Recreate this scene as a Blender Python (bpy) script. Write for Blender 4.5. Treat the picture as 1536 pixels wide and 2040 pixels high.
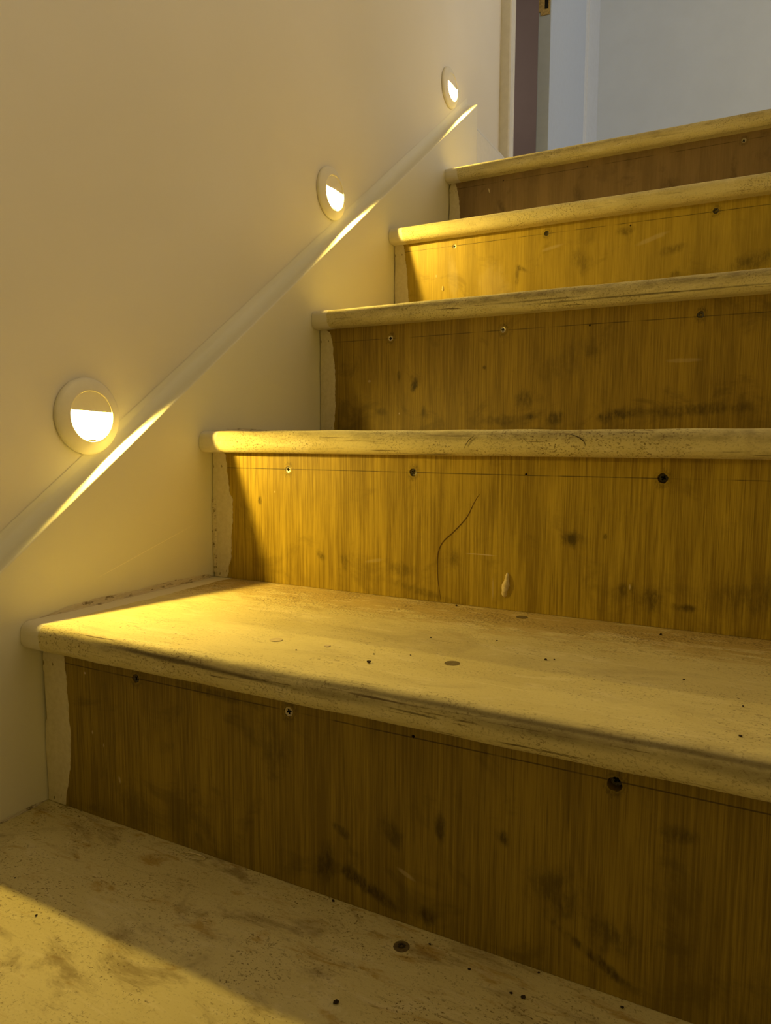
import bpy, bmesh, math, random
from mathutils import Vector, Matrix
random.seed(7)
SC = bpy.context.scene
COL = SC.collection
for _o in list(bpy.data.objects):
    bpy.data.objects.remove(_o)

# ------------------------------------------------------------------ camera
cam = bpy.data.cameras.new('camera'); cam_o = bpy.data.objects.new('camera', cam); COL.objects.link(cam_o)
cam.sensor_fit = 'HORIZONTAL'; cam.sensor_width = 36.0
cam.lens = 1436.27 / 1536 * 36.0
cam.clip_start = 0.01
_r = Vector((0.88484, 0.46588, 0.00353)); _u = Vector((-0.04829, 0.08416, 0.99528)); _f = Vector((-0.46338, 0.88084, -0.09697))
cam_o.matrix_world = Matrix(((_r.x, _u.x, -_f.x, 0.63672), (_r.y, _u.y, -_f.y, -0.46693), (_r.z, _u.z, -_f.z, 0.36734), (0, 0, 0, 1)))
SC.camera = cam_o

# ------------------------------------------------------------------ colour management, ambient, big lights
SC.view_settings.view_transform = 'Standard'; SC.view_settings.look = 'None'
SC.view_settings.gamma = 1.0; SC.view_settings.exposure = 0.35; SC.view_settings.use_curve_mapping = False
LAMP_W = 4.9                                # watts of each stair light
LAMP_COL = (1.0, 0.69, 0.12)
WORLD_COL, WORLD_STR = (1.0, 0.70, 0.08), 0.16
world = bpy.data.worlds.new('world'); SC.world = world; world.use_nodes = True
_bg = world.node_tree.nodes['Background']; _bg.inputs[0].default_value = (*WORLD_COL, 1); _bg.inputs[1].default_value = WORLD_STR
def area(name, loc, target, size, sizey, power, col):
    l = bpy.data.lights.new(name, 'AREA'); l.shape = 'RECTANGLE'; l.size = size; l.size_y = sizey; l.energy = power; l.color = col
    o = bpy.data.objects.new(name, l); COL.objects.link(o); o.location = loc
    o.rotation_euler = (Vector(target) - Vector(loc)).to_track_quat('-Z', 'Y').to_euler()
    return o
# daylight that reaches the landing from a window on its far right
area('landing_daylight', (2.9, 2.0, 1.9), (0.0, 1.0, 1.2), 1.0, 1.3, 9.5, (0.86, 0.93, 1.0))
# warm fill light added out of view at the right, brightens the left wall
def bulb(name, loc, r, power, col):
    l = bpy.data.lights.new(name, 'POINT'); l.energy = power; l.color = col; l.shadow_soft_size = r
    o = bpy.data.objects.new(name, l); COL.objects.link(o); o.location = loc; return o
bulb('right_fill_light', (2.7, 0.60, 2.30), .25, 30, (1.0, 0.79, 0.50))

# added fill light, lifts the brown room beyond the doorway out of black
area('doorway_room_fill', (-1.2, 2.2, 3.2), (-1.2, 2.2, 0), .3, .3, 9.0, (1.0, 0.9, 0.85))

# ------------------------------------------------------------------ node helper
class NT:
    def __init__(s, name, rough=0.6, metal=0.0, spec=0.3):
        s.m = bpy.data.materials.new(name); s.m.use_nodes = True; s.t = s.m.node_tree
        s.p = s.t.nodes['Principled BSDF']
        s.p.inputs['Roughness'].default_value = rough; s.p.inputs['Metallic'].default_value = metal
        s.p.inputs['Specular IOR Level'].default_value = spec
        s._co = None
    def n(s, t, **k):
        x = s.t.nodes.new(t)
        for a, b in k.items(): setattr(x, a, b)
        return x
    def set(s, sock, v):
        if isinstance(v, bpy.types.NodeSocket): s.t.links.new(v, sock)
        elif isinstance(v, (tuple, list)) and sock.type == 'RGBA': sock.default_value = (*v[:3], 1)
        else: sock.default_value = v
    def co(s):
        if not s._co: s._co = s.n('ShaderNodeTexCoord').outputs['Object']
        return s._co
    def rnd(s): return s.n('ShaderNodeObjectInfo').outputs['Random']
    def math(s, op, a, b=0.0, c=0.0):
        x = s.n('ShaderNodeMath', operation=op); s.set(x.inputs[0], a); s.set(x.inputs[1], b); s.set(x.inputs[2], c); return x.outputs[0]
    def xyz(s, v):
        x = s.n('ShaderNodeSeparateXYZ'); s.set(x.inputs[0], v); return x.outputs
    def scale(s, v, sc, off=None):
        m = s.n('ShaderNodeMapping'); s.set(m.inputs[0], v); m.inputs['Scale'].default_value = sc
        if off is not None: s.set(m.inputs['Location'], off)
        return m.outputs[0]
    def noise(s, v, sc=1.0, det=3.0, rough=0.55, dist=0.0):
        x = s.n('ShaderNodeTexNoise'); s.set(x.inputs['Vector'], v); x.inputs['Scale'].default_value = sc
        x.inputs['Detail'].default_value = det; x.inputs['Roughness'].default_value = rough; x.inputs['Distortion'].default_value = dist
        return x.outputs[0]
    def ss(s, v, a, b):                       # smoothstep a->b (0..1)
        x = s.n('ShaderNodeMapRange', interpolation_type='SMOOTHSTEP'); s.set(x.inputs[0], v)
        lo, hi, fl = (a, b, False) if a < b else (b, a, True)
        x.inputs[1].default_value = lo; x.inputs[2].default_value = hi
        x.inputs[3].default_value = 1.0 if fl else 0.0; x.inputs[4].default_value = 0.0 if fl else 1.0
        return x.outputs[0]
    def mix(s, f, a, b, blend='MIX'):
        x = s.n('ShaderNodeMix', data_type='RGBA', blend_type=blend); s.set(x.inputs[0], f); s.set(x.inputs[6], a); s.set(x.inputs[7], b); return x.outputs[2]
    def ell(s, X, Z, cx, cz, rx, rz, rot=0.0, soft=0.6, wob=None, wa=0.5):   # soft ellipse mask
        c, sn = math.cos(rot), math.sin(rot)
        dx = s.math('SUBTRACT', X, cx); dz = s.math('SUBTRACT', Z, cz)
        a = s.math('ADD', s.math('MULTIPLY', dx, c / rx), s.math('MULTIPLY', dz, sn / rx))
        b = s.math('ADD', s.math('MULTIPLY', dx, -sn / rz), s.math('MULTIPLY', dz, c / rz))
        d = s.math('SQRT', s.math('ADD', s.math('MULTIPLY', a, a), s.math('MULTIPLY', b, b)))
        if wob is not None: d = s.math('ADD', d, s.math('MULTIPLY', s.math('SUBTRACT', wob, 0.5), wa * 2))
        return s.ss(d, 1.0 + soft * .5, 1.0 - soft)
    def bump(s, h, strength=0.3, dist=0.001, normal=None):
        x = s.n('ShaderNodeBump'); x.inputs['Strength'].default_value = strength; x.inputs['Distance'].default_value = dist
        s.set(x.inputs['Height'], h)
        if normal: s.set(x.inputs['Normal'], normal)
        s.set(s.p.inputs['Normal'], x.outputs[0]); return x.outputs[0]
    def col(s, c): s.set(s.p.inputs['Base Color'], c); return s.m

def plain(name, c, rough=0.55, metal=0.0, var=0.06, nsc=60, bump=0.08):
    k = NT(name, rough, metal)
    n = k.noise(k.co(), nsc, 4)
    col = k.mix(k.ss(n, .3, .7), tuple(v * (1 - var) for v in c), tuple(min(1, v * (1 + var)) for v in c))
    if bump: k.bump(n, bump, 0.0006)
    return k.col(col)

# ------------------------------------------------------------------ materials
def wall_mat():
    k = NT('wall_paint', 0.62)
    big = k.noise(k.co(), 3.0, 3); fine = k.noise(k.co(), 220, 3)
    c = k.mix(k.ss(big, .3, .7), (.775, .735, .66), (.81, .77, .70))
    spots = k.ss(k.noise(k.co(), 38, 2), .80, .84)
    c = k.mix(k.math('MULTIPLY', spots, .35), c, (.5, .42, .3))
    k.bump(fine, .07, .0006); return k.col(c)
M_WALL = wall_mat()

def stringer_mat():                          # same paint; one thin pale scratch; object coords: y, z
    k = NT('stringer_paint', 0.5)
    X, Y, Z = k.xyz(k.co())
    big = k.noise(k.co(), 5.0, 3)
    c = k.mix(k.ss(big, .3, .7), (.81, .785, .68), (.84, .81, .715))
    ln = k.math('ABSOLUTE', k.math('SUBTRACT', k.math('SUBTRACT', Z, k.math('MULTIPLY', Y, .285)), .1985))
    m = k.math('MULTIPLY', k.ss(ln, .0006, .0002), k.math('MULTIPLY', k.ss(Y, .065, .09), k.ss(Y, .235, .18)))
    c = k.mix(k.math('MULTIPLY', m, .75), c, (1., .95, .8))
    k.bump(k.noise(k.co(), 200, 3), .06, .0006); return k.col(c)
M_STR = stringer_mat()
M_TRIM = plain('gloss_trim_paint', (.78, .76, .72), .35, var=.03, bump=.03)
M_DOOR = plain('door_paint', (.43, .51, .68), .45, var=.02, bump=.03)
M_BACK = plain('landing_wall_paint', (.66, .75, .90), .6, var=.02, nsc=9, bump=.05)
M_ROOM = plain('brown_room_paint', (.36, .275, .22), .7, var=.05, nsc=5)
M_TRIMB = plain('landing_trim_paint', (.52, .58, .70), .4, var=.03, bump=.03)
M_CEIL = plain('ceiling_paint', (.80, .77, .70), .7, var=.02, nsc=5)
M_FLOOR = plain('floor_screed', (.50, .42, .28), .7, var=.15, nsc=12)
M_BRASS = plain('latch_brass', (.42, .31, .13), .32, 1.0, var=.3, nsc=300)
M_DARK = plain('dark_recess', (.006, .005, .004), .8, var=.2, bump=0)
M_CRUMB = plain('crumb_dark', (.035, .022, .012), .8, var=.4, nsc=900)
M_PALE = plain('paint_flake', (.72, .62, .42), .6, var=.2, nsc=500)
M_HAIR = plain('dark_fibre', (.06, .042, .02), .7, var=.3, nsc=400)
M_SCREW = plain('screw_steel', (.48, .42, .30), .38, 0.85, var=.35, nsc=900)
M_SCREWD = plain('screw_steel_dark', (.10, .085, .06), .45, 0.7, var=.5, nsc=900)
M_RING = plain('lamp_white_plastic', (.80, .76, .66), .42, var=.02, bump=.02)

def tread_mat(name, seed, edge=.7, streak=1.0, back=.6, specks=.6, stain=0.3, end=.028, marks=()):
    k = NT(name, 0.62)
    co = k.scale(k.co(), (1, 1, 1), (seed * 3.17, seed * 1.31, seed * .7))
    X, Y, Z = k.xyz(k.co())
    n1 = k.noise(k.scale(co, (5, 9, 9)), 1, 5, .6)
    n2 = k.noise(k.scale(co, (26, 70, 70)), 1, 5, .65, .6)
    n3 = k.noise(k.scale(co, (420, 520, 520)), 1, 4, .7)
    patch = k.ss(k.noise(k.scale(co, (13, 20, 20)), 1, 4, .65, .5), .40, .66)
    n4 = k.noise(k.scale(co, (14, 55, 55)), 1, 4, .7, 1.2)
    c = k.mix(k.ss(n1, .3, .7), (.655, .57, .29), (.74, .66, .37))
    # yellow-brown worn-through patches, strongest towards the riser behind
    bk = k.math('MULTIPLY', k.ss(Y, .13, .26), back)
    w = k.ss(k.math('ADD', k.math('MULTIPLY', n2, .8), k.math('MULTIPLY', bk, .22)), .47, .60)
    c = k.mix(k.math('MULTIPLY', w, k.math('ADD', k.math('MULTIPLY', bk, .55), stain)), c, (.50, .345, .11))
    # pale scuffed streaks
    c = k.mix(k.math('MULTIPLY', k.ss(n4, .53, .66), .55), c, (.80, .72, .48))
    # big dull dirt clouds
    n5 = k.noise(k.scale(co, (7, 16, 16)), 1.3, 5, .7, .8)
    c = k.mix(k.math('MULTIPLY', k.ss(n5, .50, .68), .75 * stain + .12), c, (.27, .19, .085))
    # grit specks and scratches, denser at the back
    sp = k.ss(k.math('ADD', n3, k.math('ADD', k.math('MULTIPLY', bk, .07), k.math('MULTIPLY', k.ss(Y, .014, .010), .035))), .555, .68)
    c = k.mix(k.math('MULTIPLY', k.math('MULTIPLY', sp, k.math('ADD', .22, k.math('MULTIPLY', patch, .9))), specks), c, (.17, .115, .045))
    sc = k.ss(k.noise(k.scale(co, (34, 300, 300)), 1, 5, .65, .5), .59, .70)
    c = k.mix(k.math('MULTIPLY', k.math('MULTIPLY', sc, k.math('ADD', .25, patch)), specks * .6), c, (.22, .15, .06))
    # dirt along the nosing edge
    nd = k.noise(k.scale(co, (30, 90, 90)), 1, 6, .75, .15)
    ed = k.math('MULTIPLY', k.ss(Y, .011, .002), k.ss(Z, -.0165, -.008))
    ed2 = k.ss(k.math('ADD', nd, k.math('MULTIPLY', ed, .12)), .50, .78)
    edge = k.math('MULTIPLY', k.ss(k.math('ADD', X, k.math('MULTIPLY', n1, .12)), .08, .22), edge)
    c = k.mix(k.math('MULTIPLY', k.math('MULTIPLY', ed, edge), k.math('ADD', .16, k.math('MULTIPLY', ed2, .55))), c, (.20, .15, .085))
    lin = k.noise(k.scale(co, (9, 380, 380)), 1, 4, .6, .25)
    c = k.mix(k.math('MULTIPLY', k.math('MULTIPLY', k.ss(lin, .60, .70), k.ss(Y, .012, .006)), streak), c, (.13, .085, .035))
    for (cx, cz, rx, rz, rot, st) in marks:
        mk = k.math('MULTIPLY', k.ell(X, Z, cx, cz, rx, rz, rot, .8, nd, .9), k.ss(Y, .012, .008))
        c = k.mix(k.math('MULTIPLY', mk, st), c, (.10, .072, .035))
    # clean white-painted end against the stringer
    wob = k.math('MULTIPLY', k.math('SUBTRACT', k.noise(k.co(), 45, 2), .5), .012)
    cl = k.ss(k.math('ADD', X, wob), end + .001, end - .001)
    c = k.mix(cl, c, (.78, .73, .63))
    k.bump(k.math('ADD', n2, k.math('MULTIPLY', n3, .5)), .5, .0012)
    k.set(k.p.inputs['Roughness'], k.math('ADD', .5, k.math('MULTIPLY', n1, .25)))
    return k.col(c)

def riser_mat(name, seed, dark, light, grain, line, sm=(), pale=(), rough=.5, holes=(), cloud=.5):
    k = NT(name, rough)
    co = k.scale(k.co(), (1, 1, 1), (seed * 2.3, seed, seed * .77))
    X, Y, Z = k.xyz(k.co())
    g1 = k.noise(k.scale(co, (430, 60, 7)), 1, 3, .6)
    g2 = k.noise(k.scale(co, (1100, 60, 22)), 1, 2, .6)
    g3 = k.noise(k.scale(co, (34, 10, 4.5)), 1, 4, .6, .4)
    g = k.math('ADD', k.math('MULTIPLY', g1, .45), k.math('ADD', k.math('MULTIPLY', g2, .30), k.math('MULTIPLY', g3, .25)))
    mid = tuple((a + b) * .5 for a, b in zip(dark, light))
    c = k.mix(k.ss(g3, .3, .7), tuple(m * .88 for m in mid), tuple(m * 1.1 for m in mid))
    c = k.mix(k.math('MULTIPLY', k.ss(g, .52, .42), grain), c, dark)
    c = k.mix(k.math('MULTIPLY', k.ss(g, .50, .60), grain * .8), c, light)
    pore = k.ss(k.noise(k.scale(co, (620, 60, 11)), 1, 2, .5), .64, .72)
    c = k.mix(k.math('MULTIPLY', pore, grain * .7), c, tuple(d * .55 for d in dark))
    n = k.noise(k.scale(co, (16, 10, 20)), 1, 5, .65, .6)
    low = k.ss(Z, .10, .01)
    c = k.mix(k.math('MULTIPLY', k.ss(k.math('ADD', n, k.math('MULTIPLY', low, .07)), .55, .72), cloud), c, tuple(d * .55 for d in dark))
    wob = k.noise(k.scale(co, (55, 30, 38)), 1, 5, .7)
    brk = k.math('ADD', .35, k.math('MULTIPLY', k.ss(k.noise(k.scale(co, (170, 60, 55)), 1, 4, .7), .36, .60), .85))
    for (cx, cz, rx, rz, rot, st) in sm:
        c = k.mix(k.math('MULTIPLY', k.ell(X, Z, cx, cz, rx, rz, rot, .75, wob, 1.15), k.math('MULTIPLY', brk, st)), c, tuple(d * .33 for d in dark))
    for (cx, cz, rx, rz, rot, st) in pale:
        c = k.mix(k.math('MULTIPLY', k.ell(X, Z, cx, cz, rx, rz, rot, .5, wob, .6), st), c, (.62, .50, .30))
    fw = k.noise(k.scale(co, (700, 60, 260)), 1, 3, .6)
    for (cx, cz, rr) in holes:               # torn fibres round the drilled holes
        c = k.mix(k.math('MULTIPLY', k.ell(X, Z, cx + .0004, cz, rr * 1.55, rr * 2.1, -.35, .8, fw, 1.1), .8), c, tuple(d * .30 for d in dark))
        c = k.mix(k.math('MULTIPLY', k.ell(X, Z, cx, cz, rr * 1.35, rr * 1.35, 0, .3, fw, .6), .35), c, tuple(min(1, v * 1.5) for v in light))
    # ruled pencil line
    ld = k.math('ABSOLUTE', k.math('SUBTRACT', Z, k.math('ADD', line, k.math('MULTIPLY', k.math('SUBTRACT', k.noise(k.scale(co, (4, 1, 1)), 1, 1), .5), .002))))
    lm = k.math('MULTIPLY', k.ss(ld, .0007, .00025), k.ss(k.noise(k.scale(co, (24, 1, 1)), 1, 2), .30, .55))
    c = k.mix(k.math('MULTIPLY', lm, .75), c, (.035, .022, .008))
    k.bump(k.math('ADD', g1, k.math('MULTIPLY', g2, .6)), .22 * grain + .08, .0006)
    return k.col(c)

def strip_mat():
    k = NT('filler_strip_paint', .6)
    n = k.noise(k.co(), 160, 4, .65)
    c = k.mix(k.ss(n, .3, .7), (.66, .59, .47), (.74, .67, .55))
    c = k.mix(k.math('MULTIPLY', k.ss(k.noise(k.scale(k.co(), (150, 50, 60)), 1, 3), .68, .74), .8), c, (.12, .085, .045))
    k.bump(n, .25, .0008); return k.col(c)
M_STRIP = strip_mat()
def caulk_mat():
    k = NT('dirty_caulk', .65)
    n = k.noise(k.scale(k.co(), (260, 60, 260)), 1, 5, .7)
    c = k.mix(k.ss(n, .3, .7), (.60, .53, .40), (.72, .65, .52))
    c = k.mix(k.math('MULTIPLY', k.ss(k.noise(k.scale(k.co(), (200, 60, 200)), 1, 4, .65), .53, .63), .85), c, (.16, .115, .055))
    k.bump(n, .5, .0012); return k.col(c)
M_CAULK = caulk_mat()
def lens_mat():
    k = NT('lit_lens', .4)
    k.set(k.p.inputs['Emission Color'], (1.0, .74, .20)); k.p.inputs['Emission Strength'].default_value = 20.0
    return k.col((.85, .8, .7))
M_LENS = lens_mat()
def plug_mat(name, a, b):
    k = NT(name, .7)
    n = k.noise(k.scale(k.co(), (180, 900, 300)), 1, 4)
    c = k.mix(k.ss(n, .35, .65), a, b); k.bump(n, .4, .0006); return k.col(c)
M_PLUG = plug_mat('filler_plug', (.55, .46, .29), (.68, .58, .40))
M_PLUGD = plug_mat('dirty_screw_pit', (.13, .095, .045), (.20, .15, .075))
M_BLOB = plug_mat('dried_filler', (.62, .50, .28), (.78, .68, .46))

# ------------------------------------------------------------------ object helpers
def obj(name, bm, mat, parent=None, loc=(0, 0, 0), smooth=False, bevel=0.0, segs=2):
    bmesh.ops.recalc_face_normals(bm, faces=bm.faces)
    me = bpy.data.meshes.new(name); bm.to_mesh(me); bm.free()
    for m in (mat if isinstance(mat, (list, tuple)) else [mat]): me.materials.append(m)
    if smooth: me.polygons.foreach_set('use_smooth', [True] * len(me.polygons))
    o = bpy.data.objects.new(name, me); COL.objects.link(o); o.location = loc
    if parent: o.parent = parent
    if bevel:
        b = o.modifiers.new('bevel', 'BEVEL'); b.width = bevel; b.segments = segs; b.limit_method = 'ANGLE'
    return o
def empty(name, label, cat, loc=(0, 0, 0), group=None):
    o = bpy.data.objects.new(name, None); COL.objects.link(o); o.location = loc; o.empty_display_size = .05
    o['label'] = label; o['category'] = cat
    if group: o['group'] = group
    return o
def tag(o, label, cat, group=None):
    o['label'] = label; o['category'] = cat
    if group: o['group'] = group
    return o
def box(x0, x1, y0, y1, z0, z1, bm=None):
    bm = bm or bmesh.new()
    v = [bm.verts.new(p) for p in ((x0, y0, z0), (x1, y0, z0), (x1, y1, z0), (x0, y1, z0), (x0, y0, z1), (x1, y0, z1), (x1, y1, z1), (x0, y1, z1))]
    for f in ((0, 3, 2, 1), (4, 5, 6, 7), (0, 1, 5, 4), (1, 2, 6, 5), (2, 3, 7, 6), (3, 0, 4, 7)): bm.faces.new([v[i] for i in f])
    return bm
def extrude(profile, a, b, axis='x'):        # profile: closed list of 2D points; a,b: offsets along the axis (scalars or vectors)
    bm = bmesh.new()
    P = {'x': lambda p, t: (t, p[0], p[1]), 'y': lambda p, t: (p[0], t, p[1]), 'z': lambda p, t: (p[0], p[1], t)}[axis]
    A = [bm.verts.new(P(p, a)) for p in profile]; B = [bm.verts.new(P(p, b)) for p in profile]
    n = len(profile)
    for i in range(n): bm.faces.new((A[i], A[(i + 1) % n], B[(i + 1) % n], B[i]))
    bm.faces.new(A[::-1]); bm.faces.new(B); return bm
def arc(cx, cy, r, a0, a1, n):
    return [(cx + r * math.cos(math.radians(a0 + (a1 - a0) * i / n)), cy + r * math.sin(math.radians(a0 + (a1 - a0) * i / n))) for i in range(n + 1)]
def tube(pts, r, n=6, taper=True):
    bm = bmesh.new(); rings = []
    for i, p in enumerate(pts):
        p = Vector(p); d = (Vector(pts[min(i + 1, len(pts) - 1)]) - Vector(pts[max(i - 1, 0)])).normalized()
        a = d.cross(Vector((.3, .9, .2))).normalized(); b = d.cross(a)
        k = r * ((.35 + .65 * math.sin(math.pi * i / (len(pts) - 1))) if taper else 1)
        rings.append([bm.verts.new(p + (a * math.cos(2 * math.pi * j / n) + b * math.sin(2 * math.pi * j / n)) * k) for j in range(n)])
    for A, B in zip(rings, rings[1:]):
        for j in range(n): bm.faces.new((A[j], A[(j + 1) % n], B[(j + 1) % n], B[j]))
    bm.faces.new(rings[0][::-1]); bm.faces.new(rings[-1]); return bm
def smoothpath(pts, n=6):                    # Catmull-Rom
    P = [Vector(p) for p in pts]; P = [P[0] * 2 - P[1]] + P + [P[-1] * 2 - P[-2]]; out = []
    for i in range(1, len(P) - 2):
        for j in range(n):
            t = j / n; a, b, c, d = P[i - 1], P[i], P[i + 1], P[i + 2]
            out.append(.5 * ((2 * b) + (c - a) * t + (2 * a - 5 * b + 4 * c - d) * t * t + (3 * b - a - 3 * c + d) * t ** 3))
    return out + [P[-2]]

# ------------------------------------------------------------------ setting
R, G, OV, T = 0.19, 0.258444, 0.0238, 0.02705          # rise, going, nosing overhang, tread thickness
W = 0.85                                                # flight width
D = 0.027                                               # skirting board thickness proud of the wall
def struct(name, bm, mat, parent=None, **k):
    o = obj(name, bm, mat, parent, **k); o['kind'] = 'structure'; return o
ZT = 5 * R                                              # landing level
YA, YB = 1.43, 1.4878                                   # architrave on the left wall
YH = 2.265                                              # far jamb of the doorway
CEIL = 3.35
struct('wall_left', box(-D - .10, -D, -2.2, YB, -.45, CEIL), M_WALL)
struct('wall_left_far', box(-D - .10, -D, YH, 2.70, ZT - .2, CEIL), M_TRIMB)
struct('wall_left_lintel', box(-D - .10, -D, YB, YH, ZT + 2.02, CEIL), M_WALL)
struct('wall_right', box(3.3, 3.4, -2.2, 2.70, -.45, CEIL), M_WALL)
struct('shade_parapet_right', extrude([(-2.2, -.45), (1.25, -.45), (1.25, ZT + .85), (1.15, ZT + .85), (1.10, .2725 + 1.10 * R / G + .52), (-.60, .2725 - .60 * R / G + .52), (-2.2, .2725 - .60 * R / G + .52)], W, W + .08, 'x'), M_WALL)  # unseen parapet, added and shaped to shade the treads and lower left wall
struct('wall_back', box(-D - .1, 3.4, 2.60, 2.70, ZT - .2, CEIL), M_BACK)
struct('ceiling', box(-D - .1, 3.4, -2.2, 2.70, CEIL, CEIL + .1), M_CEIL)
struct('floor', box(-D - .1, 3.3, -2.2, 2.60, -.48, -.38), M_FLOOR)
struct('floor_landing', box(0, 3.3, 4 * G + .10, 2.60, ZT - .16, ZT - .0005), M_FLOOR)
# dim brown room behind the doorway
rm = bmesh.new()
box(-2.4, -2.3, .9, 3.6, ZT - .1, CEIL, rm); box(-2.4, -D - .1, 3.5, 3.6, ZT - .1, CEIL, rm); box(-2.4, -D - .11, .8, .9, ZT - .1, CEIL, rm)
box(-2.4, -D - .1, .8, 3.6, CEIL, CEIL + .1, rm); box(-2.4, -D - .1, .8, 3.6, ZT - .2, ZT - .1, rm); box(-D - .11, -D - .1, 2.70, 3.6, ZT - .1, CEIL, rm)
struct('wall_room_beyond', rm, M_ROOM)
# doorway trim: moulded architrave and lining
def archi(y0, y1, flip=False):
    h = y1 - y0
    pr = [(-D, y0), (-.003, y0), (.0005, y0 + .003), (.0005, y0 + .40 * h), (-.004, y0 + .47 * h), (-.0055, y0 + .56 * h), (-.0025, y0 + .66 * h), (-.0025, y0 + .80 * h), (-.005, y0 + .86 * h), (-.008, y1), (-D, y1)]
    if flip: pr = [(x, y0 + y1 - y) for x, y in pr][::-1]
    return pr
struct('trim_1', extrude(archi(YA, YB), ZT - .02, ZT + 2.1, 'z'), M_TRIM)
struct('trim_2', extrude(archi(YH, YH + .058, True), ZT, ZT + 2.1, 'z'), M_TRIMB)
ln = box(-D - .10, -D + .001, YB, YB + .012, ZT, ZT + 2.02); box(-D - .10, -D + .001, YH - .012, YH, ZT, ZT + 2.02, ln); box(-.075, -.06, YB + .012, YB + .024, ZT, ZT + 2.02, ln)
struct('trim_3', ln, M_TRIM)
struct('baseboard_left', extrude([(-D, ZT), (0, ZT), (0, ZT + .145), (-.004, ZT + .152), (-.010, ZT + .156), (-.011, ZT + .164), (-.018, ZT + .170), (-D, ZT + .170)], 1.1975, YA, 'y'), M_TRIM)

# door leaf, standing slightly ajar
door = bpy.data.objects.new('door_1', None); COL.objects.link(door); door['kind'] = 'structure'
a = Vector((.0515, 1.62, 0)); h = Vector((-.002, 2.262, 0)); dv = (h - a).normalized(); nv = Vector((-dv.y, dv.x, 0))
door.location = (a.x, a.y, ZT + .006); door.rotation_euler.z = math.atan2(dv.y, dv.x) - math.pi / 2
LW = (h - a).length                                      # local: +y to the hinge, -x is the room side
obj('door_leaf', box(-.035, 0, 0, LW, 0, 1.98), M_DOOR, door, bevel=.0015)
zl = 1.545 - ZT - .006
pl = box(-.030, -.003, -.0018, .001, zl + .002, zl + .150)
lp = obj('latch_plate', pl, M_BRASS, door, bevel=.0008)
obj('latch_hole_dark', box(-.018, -.008, -.0026, -.0012, zl + .018, zl + .042), M_DARK, lp)  # near-black block painted in for the shade inside the latch hole
for zz in (zl + .052, zl + .062): obj('screw', extrude(arc(-.0225, 0, .003, 0, 330, 11), -.0027, -.001, 'y'), M_SCREWD, lp).location.z = zz
lip = box(-.0345, -.029, -.0022, .001, zl + .012, zl + .060); obj('latch_lip', lip, M_BRASS, lp)
for zz in (.25, 1.6):
    obj('hinge', extrude(arc(.004, LW + .002, .005, 0, 330, 11), zz, zz + .10, 'z'), M_BRASS, door)
obj('handle', extrude(arc(.0, 0, .009, 0, 330, 11), .0, .045, 'x'), M_BRASS, door, loc=(0, .05, zl + .09))

# ------------------------------------------------------------------ staircase
stair = empty('staircase', 'unfinished indoor staircase with worn cream treads and bare plywood risers', 'staircase')
# stringer: cut string board with a soft-caulked top edge; section in x-z, run along the pitch
SK = .2725
prof = [(0, -.62), (0, -.0022)] + arc(-.0022, -.0022, .0022, 0, 90, 4) + [(-.010, .0)] + \
       [(x, z) for x, z in arc(-.012, .0145, .0145, 270, 195, 7)] + [(-D + .0006, .020), (-D + .0006, -.62)]
bm = bmesh.new(); ys = [-1.2 + i * (1.197 + 1.2) / 40 for i in range(41)]; rings = []
for y in ys: rings.append([bm.verts.new((x, y, SK + y * R / G + z)) for x, z in prof])
for A, B in zip(rings, rings[1:]):
    for i in range(len(prof)): bm.faces.new((A[i], A[(i + 1) % len(prof)], B[(i + 1) % len(prof)], B[i]))
bm.faces.new(rings[0][::-1]); bm.faces.new(rings[-1])
st = obj('stringer', bm, M_STR, stair, smooth=True)
st.data.set_sharp_from_angle(angle=math.radians(38)) if hasattr(st.data, 'set_sharp_from_angle') else None

tm = {-1: tread_mat('tread_paint', -1), 0: tread_mat('tread_paint_scuffed', 0.35, .6, .5, .25, 1.0, .75, -.01),
      1: tread_mat('tread_paint_lower', 1.2, .85, .9, 1.1, .9, .14, .028, [(.200, -.0075, .100, .0022, -.03, .85), (.285, -.0098, .030, .0018, -.04, .6), (.58, -.0038, .33, .0016, 0, .65), (.425, -.0125, .022, .0007, -.05, .8), (.36, -.011, .05, .004, 0, .35), (.52, -.009, .06, .0045, 0, .35), (.66, -.010, .07, .005, 0, .4)]), 2: tread_mat('tread_paint_speckled', 2.4, .75, .9, .6, 1.0, .3),
      3: tread_mat('tread_paint_streaked', 3.3, 1.0, 1.0, .6, .8, .3, .028, [(.50, -.0195, .16, .0011, .0, .8), (.36, -.015, .07, .0012, 0, .6)]), 4: tread_mat('tread_paint_bright', 4.7, .25, .35, .6, .8, .2),
      5: tread_mat('tread_paint_top', 5.6, .7, .45, .6, .9, .35)}
treads = {}
for i in range(-1, 6):
    dep = G + OV if i < 5 else .12 + OV
    rr = .0105
    pr = arc(rr, -rr, rr, 90, 180, 8) + arc(rr, -T + rr, rr, 180, 270, 8) + [(dep + .012, -T), (dep + .012, 0)]
    bm = bmesh.new(); xs = [0.0004 + (W - .0008) * j / 60 for j in range(61)]; rings = []
    for x in xs:
        w = .0006 * math.sin(x * 31 + i) + .0005 * math.sin(x * 83 + 2 * i)
        rings.append([bm.verts.new((x, y + (w if y < .02 else 0), z + (w * .5 if y < .02 and z > -.015 else 0))) for y, z in pr])
    n = len(pr)
    for A, B in zip(rings, rings[1:]):
        for j in range(n): bm.faces.new((A[j], A[(j + 1) % n], B[(j + 1) % n], B[j]))
    bm.faces.new(rings[0][::-1]); bm.faces.new(rings[-1])
    t = obj('tread', bm, tm[i], stair, loc=(0, (i - 1) * G - OV, i * R), smooth=True)
    if hasattr(t.data, 'set_sharp_from_angle'): t.data.set_sharp_from_angle(angle=math.radians(40))
    treads[i] = t

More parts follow.
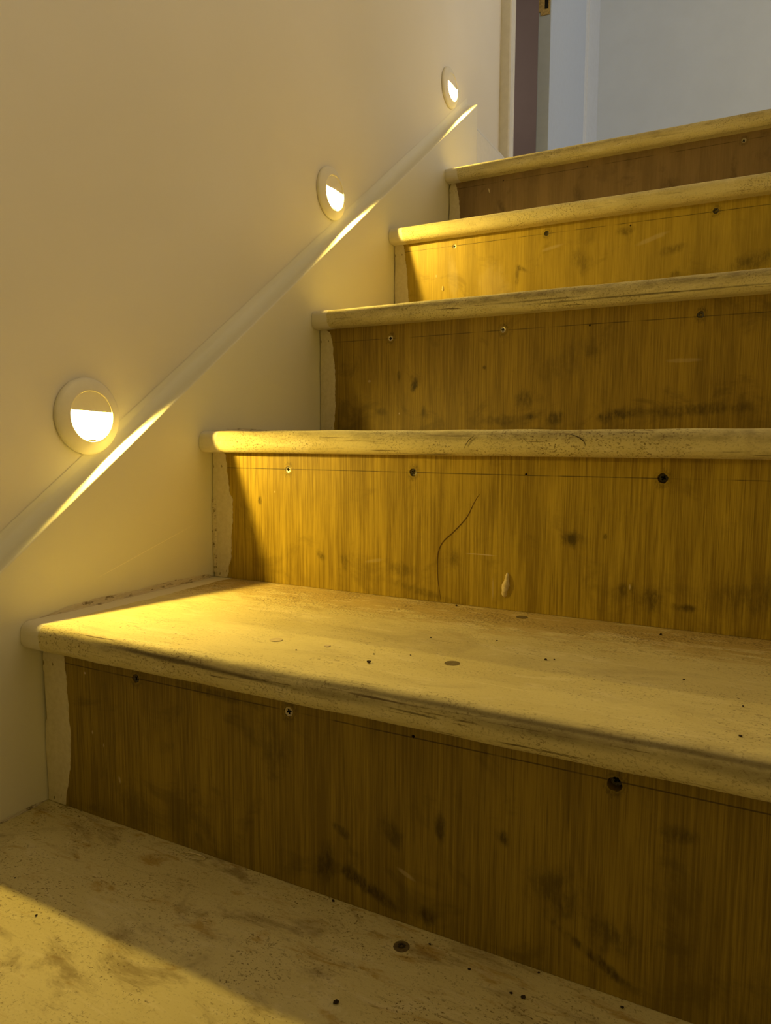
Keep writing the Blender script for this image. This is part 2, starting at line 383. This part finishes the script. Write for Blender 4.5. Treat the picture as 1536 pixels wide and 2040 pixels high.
RD = [(.20, .105, .028), (.20, .105, .028)]
dk, lt = (.185, .105, .014), (.40, .26, .045)
S0 = [(.338, .030, .008, .022, 0, .75), (.375, .020, .034, .006, -.35, .8), (.352, .060, .010, .004, -.4, .7), (.397, .070, .008, .014, .5, .6), (.438, .085, .004, .012, 0, .7), (.525, .060, .022, .018, .3, .5), (.552, .022, .03, .004, -.5, .7), (.485, .09, .005, .007, .4, .8), (.60, .123, .012, .006, 0, .6), (.427, .012, .007, .007, 0, .75), (.226, .150, .05, .004, -.05, .5), (.284, .118, .02, .03, .4, .3), (.56, .042, .018, .014, 0, .5), (.70, .05, .05, .04, 0, .4)]
S1 = [(.467, .080, .012, .008, 0, .85), (.167, .040, .008, .005, -.6, .7), (.20, .036, .006, .012, .3, .5), (.275, .034, .018, .008, 0, .45), (.340, .052, .005, .010, 0, .6), (.52, .034, .012, .006, .4, .6), (.545, .027, .010, .012, 0, .7), (.577, .022, .012, .004, 0, .75), (.077, .103, .003, .005, 0, .8), (.500, .085, .002, .003, 0, .8), (.64, .04, .05, .02, .2, .45), (.30, .010, .05, .005, -.2, .4)]
S2 = [(.167, .072, .006, .011, -.3, .9), (.277, .093, .003, .003, 0, .9), (.335, .046, .012, .014, .2, .6), (.345, .022, .010, .005, 0, .85), (.38, .020, .012, .010, .3, .7), (.462, .024, .028, .008, .2, .75), (.11, .033, .010, .006, 0, .5), (.182, .032, .003, .010, 0, .6), (.141, .085, .003, .010, 0, .6), (.55, .028, .08, .007, .05, .6), (.40, .10, .06, .02, .5, .25), (.30, .018, .03, .008, 0, .5)]
S3 = [(.248, .095, .012, .004, -.5, .6), (.24, .085, .004, .014, 0, .5), (.420, .137, .012, .007, 0, .55), (.350, .097, .014, .02, .4, .4), (.491, .10, .02, .008, .2, .5), (.605, .07, .03, .012, .3, .6), (.69, .11, .03, .03, 0, .5), (.496, .06, .014, .006, 0, .4)]
S4 = [(.12, .10, .006, .02, .5, .5), (.28, .09, .012, .03, 0, .4), (.45, .08, .02, .03, 0, .45), (.56, .08, .006, .06, 0, .4)]
P0 = [(.062, .143, .0016, .0012, 0, .8), (.07, .085, .0012, .002, 0, .7), (.105, .045, .0015, .004, .2, .6), (.085, .075, .0008, .002, 0, .6), (.41, .04, .008, .002, -.4, .35)]
P1 = [(.372, .0573, .016, .0006, 0, .8), (.385, .02, .001, .012, 0, .4), (.10, .115, .001, .0012, 0, .8), (.525, .037, .001, .003, 0, .8), (.24, .04, .012, .002, .2, .2)]
P2 = [(.09, .08, .003, .002, 0, .3), (.142, .03, .001, .0015, 0, .8), (.54, .09, .02, .003, 0, .2)]
P3 = [(.2, .06, .03, .05, .3, .25), (.12, .09, .01, .04, .1, .25), (.3, .125, .02, .003, .2, .3), (.46, .12, .025, .004, .3, .3)]
P4 = [(.09, .06, .004, .012, .4, .35), (.13, .08, .003, .01, .3, .35)]
HX = (.1245, .2955, .4190, .5560)
screws = {0: [(HX[0] + .006, .1484, 's'), (HX[1] + .007, .1481, 'b'), (.4150, .1497, 'n'), (.5600, .1466, 'h')],
          1: [(.1204, .1434, 'b'), (.2897, .1435, 'd'), (.4187, .1444, 'n'), (.5511, .1438, 'h')],
          2: [(.1267, .1427, 'b'), (.3033, .1434, 'b'), (.4226, .1412, 'n'), (.5570, .1445, 'd')],
          3: [(.1213, .1480, 'p'), (.2896, .1495, 'd'), (.4260, .1447, 'n'), (.5507, .1498, 'd')],
          4: [(.2958, .1508, 'n'), (.5739, .1495, 'b'), (.1233, .152, 'n')], -1: []}
RM = {}
for i, (sd, d_, l_, gr, li, sm, pl_, cl) in {
        -1: (9.1, dk, lt, .7, .148, (), (), .4),
        0: (.4, (.180, .118, .011), (.370, .265, .034), .85, .1490, S0, P0, .45),
        1: (1.7, (.26, .172, .014), (.54, .39, .044), .95, .1436, S1, P1, .35),
        2: (2.9, (.185, .118, .012), (.40, .275, .034), .75, .1425, S2, P2, .45),
        3: (3.6, (.30, .205, .022), (.58, .43, .060), .45, .1490, S3, P3, .4),
        4: (4.8, (.17, .110, .050), (.30, .205, .095), .30, .1505, S4, P4, .45)}.items():
    RM[i] = riser_mat('plywood_riser', sd, d_, l_, gr, li, sm, pl_, .5, [(x, z, .0042 if k != 'n' else .0012) for x, z, k in screws[i] if k in 'bdhs'], cl)

def screw_mesh():                            # countersunk head with a recessed cross, faces -y
    bm = bmesh.new(); r = .0040; w = .0008; l = .0024
    plus = [(w, l), (w, w), (l, w), (l, -w), (w, -w), (w, -l), (-w, -l), (-w, -w), (-l, -w), (-l, w), (-w, w), (-w, l)]
    inner = [bm.verts.new((x, .0004, z)) for x, z in plus]
    floor_ = [bm.verts.new((x * .8, .0022, z * .8)) for x, z in plus]
    for i in range(12): f = bm.faces.new((inner[i], inner[(i + 1) % 12], floor_[(i + 1) % 12], floor_[i])); f.material_index = 1
    f = bm.faces.new(floor_); f.material_index = 1
    nO = 24; outer = [bm.verts.new((r * math.sin(2 * math.pi * j / nO), 0, r * math.cos(2 * math.pi * j / nO))) for j in range(nO)]
    back = [bm.verts.new((.6 * v.co.x, .0028, .6 * v.co.z)) for v in outer]
    for j in range(nO): bm.faces.new((outer[j], back[j], back[(j + 1) % nO], outer[(j + 1) % nO]))
    bm.faces.new(back)
    es = [bm.edges.get((inner[i], inner[(i + 1) % 12])) for i in range(12)] + [bm.edges.get((outer[j], outer[(j + 1) % nO])) for j in range(nO)]
    bmesh.ops.triangle_fill(bm, edges=es, use_beauty=True)
    bmesh.ops.recalc_face_normals(bm, faces=bm.faces)
    return bm
def mesh_from(bm, name, mats):
    me = bpy.data.meshes.new(name); bm.to_mesh(me); bm.free()
    for m in mats: me.materials.append(m)
    return me
ME_SB = mesh_from(screw_mesh(), 'screw', [M_SCREW, M_DARK]); ME_SD = mesh_from(screw_mesh(), 'screw_dark', [M_SCREWD, M_DARK])

strip_pts = {-1: [(0, .03), (.163, .03)],
             0: [(.000, .0275), (.008, .0290), (.04, .0365), (.083, .0385), (.12, .0365), (.150, .0345), (.163, .0340)],
             1: [(.000, .0225), (.006, .0245), (.03, .0295), (.08, .0335), (.105, .0338), (.112, .0290), (.14, .0255), (.160, .0235), (.163, .019)],
             2: [(.000, .0275), (.01, .0265), (.04, .029), (.09, .0292), (.12, .0265), (.146, .0235), (.158, .0195), (.163, .013)],
             3: [(.000, .0295), (.06, .0300), (.10, .0285), (.13, .0245), (.160, .0205), (.163, .019)],
             4: [(.000, .0310), (.06, .0290), (.10, .0265), (.14, .0225), (.155, .0190), (.163, .0150)]}
def lerp(tab, z):
    for (a0, b0), (a1, b1) in zip(tab, tab[1:]):
        if z <= a1: return b0 + (b1 - b0) * (z - a0) / (a1 - a0)
    return tab[-1][1]
risers = {}
for i in range(-1, 5):
    hgt = R - T
    o = obj('riser', box(.0032, W - .002, 0, .012, 0.0003, hgt + .002), RM[i], stair, loc=(0, i * G, i * R))
    risers[i] = o
    cut = bmesh.new()
    for x, z, k in screws[i]:
        rad = {'n': .0013, 'h': .0049, 'b': .0043, 'd': .0045, 's': .0043, 'p': .0038}[k]; dep = .010 if k in 'hn' else .0030
        vv = [[cut.verts.new((x + rad * (1 + .12 * random.uniform(-1, 1)) * math.sin(2 * math.pi * j / 18), y, z + rad * (1 + .12 * random.uniform(-1, 1)) * math.cos(2 * math.pi * j / 18))) for j in range(18)] for y in (-.002, dep)]
        for j in range(18): cut.faces.new((vv[0][j], vv[0][(j + 1) % 18], vv[1][(j + 1) % 18], vv[1][j]))
        cut.faces.new(vv[0][::-1]); cut.faces.new(vv[1])
    if screws[i]:
        co = obj('cutter', cut, M_DARK); co.location = o.location
        md = o.modifiers.new('holes', 'BOOLEAN'); md.operation = 'DIFFERENCE'; md.solver = 'EXACT'; md.object = co
        bpy.context.view_layer.update()
        me = bpy.data.meshes.new_from_object(o.evaluated_get(bpy.context.evaluated_depsgraph_get()))
        o.modifiers.clear(); o.data = me; me.name = 'riser'
        bpy.data.objects.remove(co)
    for x, z, k in screws[i]:
        if k in 'bdsp':
            s = bpy.data.objects.new('screw', ME_SB if k in 'bp' else ME_SD); COL.objects.link(s); s.parent = o
            s.location = (x, {'b': .0003, 'd': .0010, 's': .0012, 'p': .0004}[k], z); s.rotation_euler.y = random.uniform(-.6, .6)
        elif k == 'h':
            s = bpy.data.objects.new('screw', ME_SD); COL.objects.link(s); s.parent = o
            s.location = (x, .0070, z); s.rotation_euler.y = .5
    # strip of white filler/paint at the stringer end, with a ragged right edge
    bm = bmesh.new(); rows = 70; prev = None; wv = 0
    for j in range(rows + 1):
        z = .0006 + (hgt - .0008) * j / rows
        wv = wv * .6 + random.uniform(-1, 1) * .0006
        xr = lerp(strip_pts[i], z) + wv
        xl = .0018 + .0006 * math.sin(z * 90 + i) + (.0022 if i == 0 and .085 < z < .135 else 0) + (.004 * max(0, (z - hgt + .010) / .010) if i in (0, 4) else 0)
        row = [bm.verts.new(p) for p in ((xl, 0.004, z), (xl, -.0007, z), (xr - .0008, -.0007, z), (xr, .0005, z))]
        if prev:
            for q in range(3): bm.faces.new((prev[q], prev[q + 1], row[q + 1], row[q]))
        prev = row
    obj('filler_strip', bm, M_STRIP, o)
# details of single risers
def blob(name, parent, x, z, rx, rz, th, rot, mat, tailed=False):
    bm = bmesh.new(); bmesh.ops.create_icosphere(bm, subdivisions=3, radius=1)
    for v in bm.verts:
        t = v.co.z
        wx = (1 - .35 * t) if tailed else 1
        v.co = Vector((v.co.x * rx * wx * (1 + .18 * math.sin(7 * t + x * 99)), v.co.y * th, t * rz))
        v.co.x += .15 * rx * math.sin(3 * t)
    o = obj(name, bm, mat, parent, loc=(x, -.0002, z), smooth=True); o.rotation_euler.y = rot; return o
b = blob('filler_blob', risers[1], .3995, .0270, .0036, .0135, .0030, .10, M_BLOB, True); b['label'] = 'pale dried lump of filler stuck to the plywood'
blob('paint_drip', risers[3], .1000, .0760, .0020, .0050, .0016, -.1, M_BLOB, True)
blob('paint_drip', risers[3], .0870, .0990, .0010, .0030, .0008, -.2, M_BLOB)
blob('paint_drip', risers[4], .0920, .1360, .0012, .0050, .0008, -.3, M_BLOB)
pts = [(.3681, .1218), (.3626, .1135), (.3543, .0969), (.3399, .0807), (.3264, .0676), (.3206, .0532), (.3209, .0279), (.3248, .0029)]
o = obj('scratch', tube(smoothpath([(x, 0, z) for x, z in pts]), .0006, 6), plain('scratch_brown', (.13, .07, .015), .7), risers[1]); o['label'] = 'thin brown curved scratch across the plywood'
bm = extrude([(.0004, 0), (.0062, 0), (.0055, .0016), (.0030, .0022), (.0004, .0016)], .006, .103, 'z')
for v in bm.verts: v.co.y = -v.co.y - .0006
obj('caulk_bead', bm, M_CAULK, risers[1])

# caulk fillets between tread ends and stringer
def fillet(i, y0, y1, w, hh):
    bm = bmesh.new(); n = 60; prev = None
    for j in range(n + 1):
        y = y0 + (y1 - y0) * j / n
        a = w * (1 + .12 * math.sin(y * 130 + i) + random.uniform(-.10, .10)); b_ = hh * (1 + .10 * math.sin(y * 60 + 2) + random.uniform(-.1, .1))
        tp = min(1, (j + .6) / 9, (n - j + .6) / 4); a *= max(tp, .25); b_ *= tp
        row = [bm.verts.new(p) for p in ((.0003, y, b_), (.0012, y, b_ * .80), (a * .55, y, b_ * .22), (a, y, .0002), (.0003, y, .0002))]
        if prev:
            for q in range(5): bm.faces.new((prev[q], prev[(q + 1) % 5], row[(q + 1) % 5], row[q]))
        else: bm.faces.new(row[::-1])
        prev = row
    bm.faces.new(prev)
    obj('caulk_bead', bm, M_CAULK, treads[i])
fillet(0, .03, G + OV - .001, .0028, .0022)
fillet(1, .022, G + OV - .001, .0045, .0062)
for i in (2, 3, 4): fillet(i, .022, G + OV - .001, .004, .004)

# filled screw holes in the treads (local y = world y + OV - (i-1) G)
def disc(i, x, y, r, mat, name, depth=.0):
    bm = bmesh.new(); n = 26
    A = [bm.verts.new((r * math.cos(2 * math.pi * j / n) * (1 + .03 * math.sin(3 * j)), r * math.sin(2 * math.pi * j / n), .0004)) for j in range(n)]
    B = [bm.verts.new((v.co.x * .82, v.co.y * .82, .0006 - depth)) for v in A]
    for j in range(n): bm.faces.new((A[j], A[(j + 1) % n], B[(j + 1) % n], B[j]))
    bm.faces.new(B)
    Cc = [bm.verts.new((v.co.x * 1.03, v.co.y * 1.03, -.001)) for v in A]
    for j in range(n): bm.faces.new((A[j], Cc[j], Cc[(j + 1) % n], A[(j + 1) % n]))
    return obj(name, bm, mat, treads[i], loc=(x, y, 0))
disc(1, .2557, .0474 + OV, .0058, M_PLUG, 'screw_plug')
disc(1, .4215, .0585 + OV, .0062, M_PLUGD, 'screw_plug', .0002)['label'] = 'dark dirty filled screw hole'
disc(1, .4250, .2347 + OV, .0058, M_PLUGD, 'screw_plug', .0002)['label'] = 'dark dirty filled screw hole'
disc(1, .3063, .0530 + OV, .0028, M_PLUG, 'screw_plug')
q = disc(0, .4182, -.0240 + OV + G, .0060, M_PLUGD, 'screw_plug', .0002); q['label'] = 'dark dirty screw hole'
s = bpy.data.objects.new('screw', ME_SD); COL.objects.link(s); s.parent = treads[0]; s.location = (.4182, -.0240 + OV + G, .0011); s.rotation_euler.x = -math.pi / 2; s.scale = (.7, .7, .7)

# ------------------------------------------------------------------ stair lights
def lathe(pr, n=64):                         # pr: (radius, height); axis +x
    bm = bmesh.new(); rings = [[bm.verts.new((hh, r * math.cos(2 * math.pi * j / n), r * math.sin(2 * math.pi * j / n))) for j in range(n)] for r, hh in pr]
    for A, B in zip(rings, rings[1:]):
        for j in range(n): bm.faces.new((A[j], A[(j + 1) % n], B[(j + 1) % n], B[j]))
    return bm
ZL = .0055                                   # lower edge of the eyelid above the centre
def seg(r, x0, x1, upper, n=28):             # part of a disc above/below z = ZL, as a plate x0..x1
    a0 = math.degrees(math.asin(ZL / r))
    pr = arc(0, 0, r, a0, 180 - a0, n) if upper else arc(0, 0, r, 180 - a0, 360 + a0, n)
    return extrude(pr, x0, x1, 'x')
def stair_light(y, z, rot, label):
    t = empty('stair_light', label, 'wall light', (-D, y, z), 'round stair lights along the left wall'); t.rotation_euler.x = rot
    obj('trim_ring', lathe([(.0400, .0), (.0420, .0006), (.0420, .0032), (.0412, .0048), (.0390, .0062), (.034, .0080), (.0292, .0098), (.0280, .0100), (.0273, .0094), (.0273, .0006)]), M_RING, t, smooth=True)
    obj('eyelid', seg(.0273, .0072, .0088, True), M_RING, t)
    obj('lens', seg(.0272, .0006, .0018, False), M_LENS, t)
    obj('retaining_tab', box(.0018, .0092, -.0050, .0050, -.0272, -.0252), M_RING, t)
    obj('lid_back', seg(.0270, .0006, .0016, True), M_RING, t)
    l = bpy.data.lights.new('bulb', 'POINT'); l.energy = LAMP_W; l.color = LAMP_COL; l.shadow_soft_size = .0040
    lo = bpy.data.objects.new('bulb', l); COL.objects.link(lo); lo.parent = t; lo.location = (.0046, 0, ZL + .0003)
stair_light(.0870, .3940, -.028, 'round white half-moon stair light at far left, the lowest and largest')
stair_light(.5925, .7780, 0, 'middle one of the three round half-moon stair lights on the wall')
stair_light(1.0900, 1.1500, 0, 'topmost round half-moon stair light, beside the landing doorway')

# ------------------------------------------------------------------ loose bits
def crumb(x, y, z, s, mat=M_CRUMB, sq=.55):
    bm = bmesh.new(); bmesh.ops.create_icosphere(bm, subdivisions=1, radius=1)
    for v in bm.verts:
        v.co *= random.uniform(.7, 1.15); v.co = Vector((v.co.x * s, v.co.y * s * random.uniform(.55, .9), v.co.z * s * sq))
    zm = min(v.co.z for v in bm.verts)
    o = obj('crumb', bm, mat, None, loc=(x, y, z - zm)); o.rotation_euler.z = random.uniform(0, 3.1); return o
C1 = [(.3542, .0502, .0011, 'tiny dark crumb just behind the largest crumb on the lit tread'),
      (.2904, .0288, .0010, 'tiny dark crumb in front of the pale filler disc on the lit tread'),
      (.3825, .0622, .0010, 'tiny dark crumb left of the dark filled hole on the lit tread'),
      (.4851, .1036, .0017, 'left and larger of a pair of dark crumbs right of the dark filled hole'),
      (.4913, .1069, .0011, 'right and smaller of a pair of dark crumbs right of the dark filled hole'),
      (.3750, .1197, .0012, 'lone dark crumb in the middle of the lit tread, behind the dark filled hole'),
      (.4313, .1389, .0010, 'tiny dark crumb halfway between the two dark filled holes of the lit tread'),
      (.5583, .2300, .0016, 'dark crumb at the back right of the lit tread, beside the plywood riser'),
      (.5901, .1035, .0012, 'tiny dark crumb alone at the right of the lit tread, mid depth'),
      (.3470, .2500, .0020, 'dark crumb at the back of the lit tread, against the plywood below the curved scratch'),
      (.6311, .0069, .0014, 'dark crumb at the far right front edge of the lit tread'),
      (.6310, .0635, .0010, 'tiny dark crumb at the right edge of the photo on the lit tread')]
tag(crumb(.3619, .0277, R, .0023), 'largest dark crumb on the lit tread, near its front edge', 'debris', 'dark crumbs on the lit tread')
for x, y, s, lb in C1: tag(crumb(x, y, R, s), lb, 'debris', 'dark crumbs on the lit tread')
C0 = [(.4704, -.0224, .0014, 'dark crumb right of the screw hole on the bottom tread'),
      (.5031, -.0301, .0014, 'small round dark crumb beside a longer one at the bottom right'),
      (.5115, -.0300, .0022, 'longer dark crumb at the bottom right of the bottom tread'),
      (.4355, -.0125, .0013, 'dark crumb between the screw hole and the lowest riser'),
      (.0939, -.1032, .0010, 'tiny dark crumb at the far left just above the light edge on the bottom tread'),
      (.1527, -.1268, .0013, 'dark crumb in the lit left part of the bottom tread'),
      (.3470, -.0035, .0016, 'dark crumb touching the foot of the lowest riser, left of the screw hole'),
      (.5142, -.0030, .0013, 'dark crumb touching the foot of the lowest riser, right of the screw hole'),
      (.5711, -.0080, .0015, 'dark crumb furthest right on the bottom tread')]
tag(crumb(.4045, -.0923, 0, .0026), 'largest dark crumb on the bottom tread, at the lower edge of the photo', 'debris', 'dark crumbs on the bottom tread')
for x, y, s, lb in C0: tag(crumb(x, y, 0, s), lb, 'debris', 'dark crumbs on the bottom tread')
tag(crumb(.1356, -.0185, 0, .0028, M_PALE, .2), 'small pale paint flake on the bottom tread near the stringer', 'debris')
fl = obj('plastic_scrap', tube(smoothpath([(.190, -.0100, .0012), (.198, -.0065, .0014), (.212, -.0050, .0012), (.216, -.0085, .0010), (.205, -.0120, .0010), (.193, -.0118, .0010)]), .0006, 6), M_PALE)
tag(fl, 'pale curled scrap lying on the bottom tread against the lowest riser', 'debris')
yn = G - OV
hr = obj('dark_hair', tube([(x, yn - .0006 + .010 - math.sqrt(max(0, .0105 ** 2 - max(0, .0105 + z) ** 2)) if z > -.0105 else yn - .0006, 2 * R + z) for x, _, z in smoothpath([(.4667, 0, -.0042), (.4754, 0, -.0072), (.4812, 0, -.011), (.4837, 0, -.0158)])], .0005), M_HAIR)
tag(hr, 'curved dark hair stuck to the middle nosing, right one of two', 'hair')
hr = obj('dark_hair', tube([(x, yn - .0006 + .010 - math.sqrt(max(0, .0105 ** 2 - max(0, .0105 + z) ** 2)) if z > -.0105 else yn - .0006, 2 * R + z) for x, _, z in smoothpath([(.3705, 0, -.0061), (.3634, 0, -.0123), (.3591, 0, -.0200)])], .0004), M_HAIR)
tag(hr, 'short brown hair stuck to the middle nosing, left one of two', 'hair')
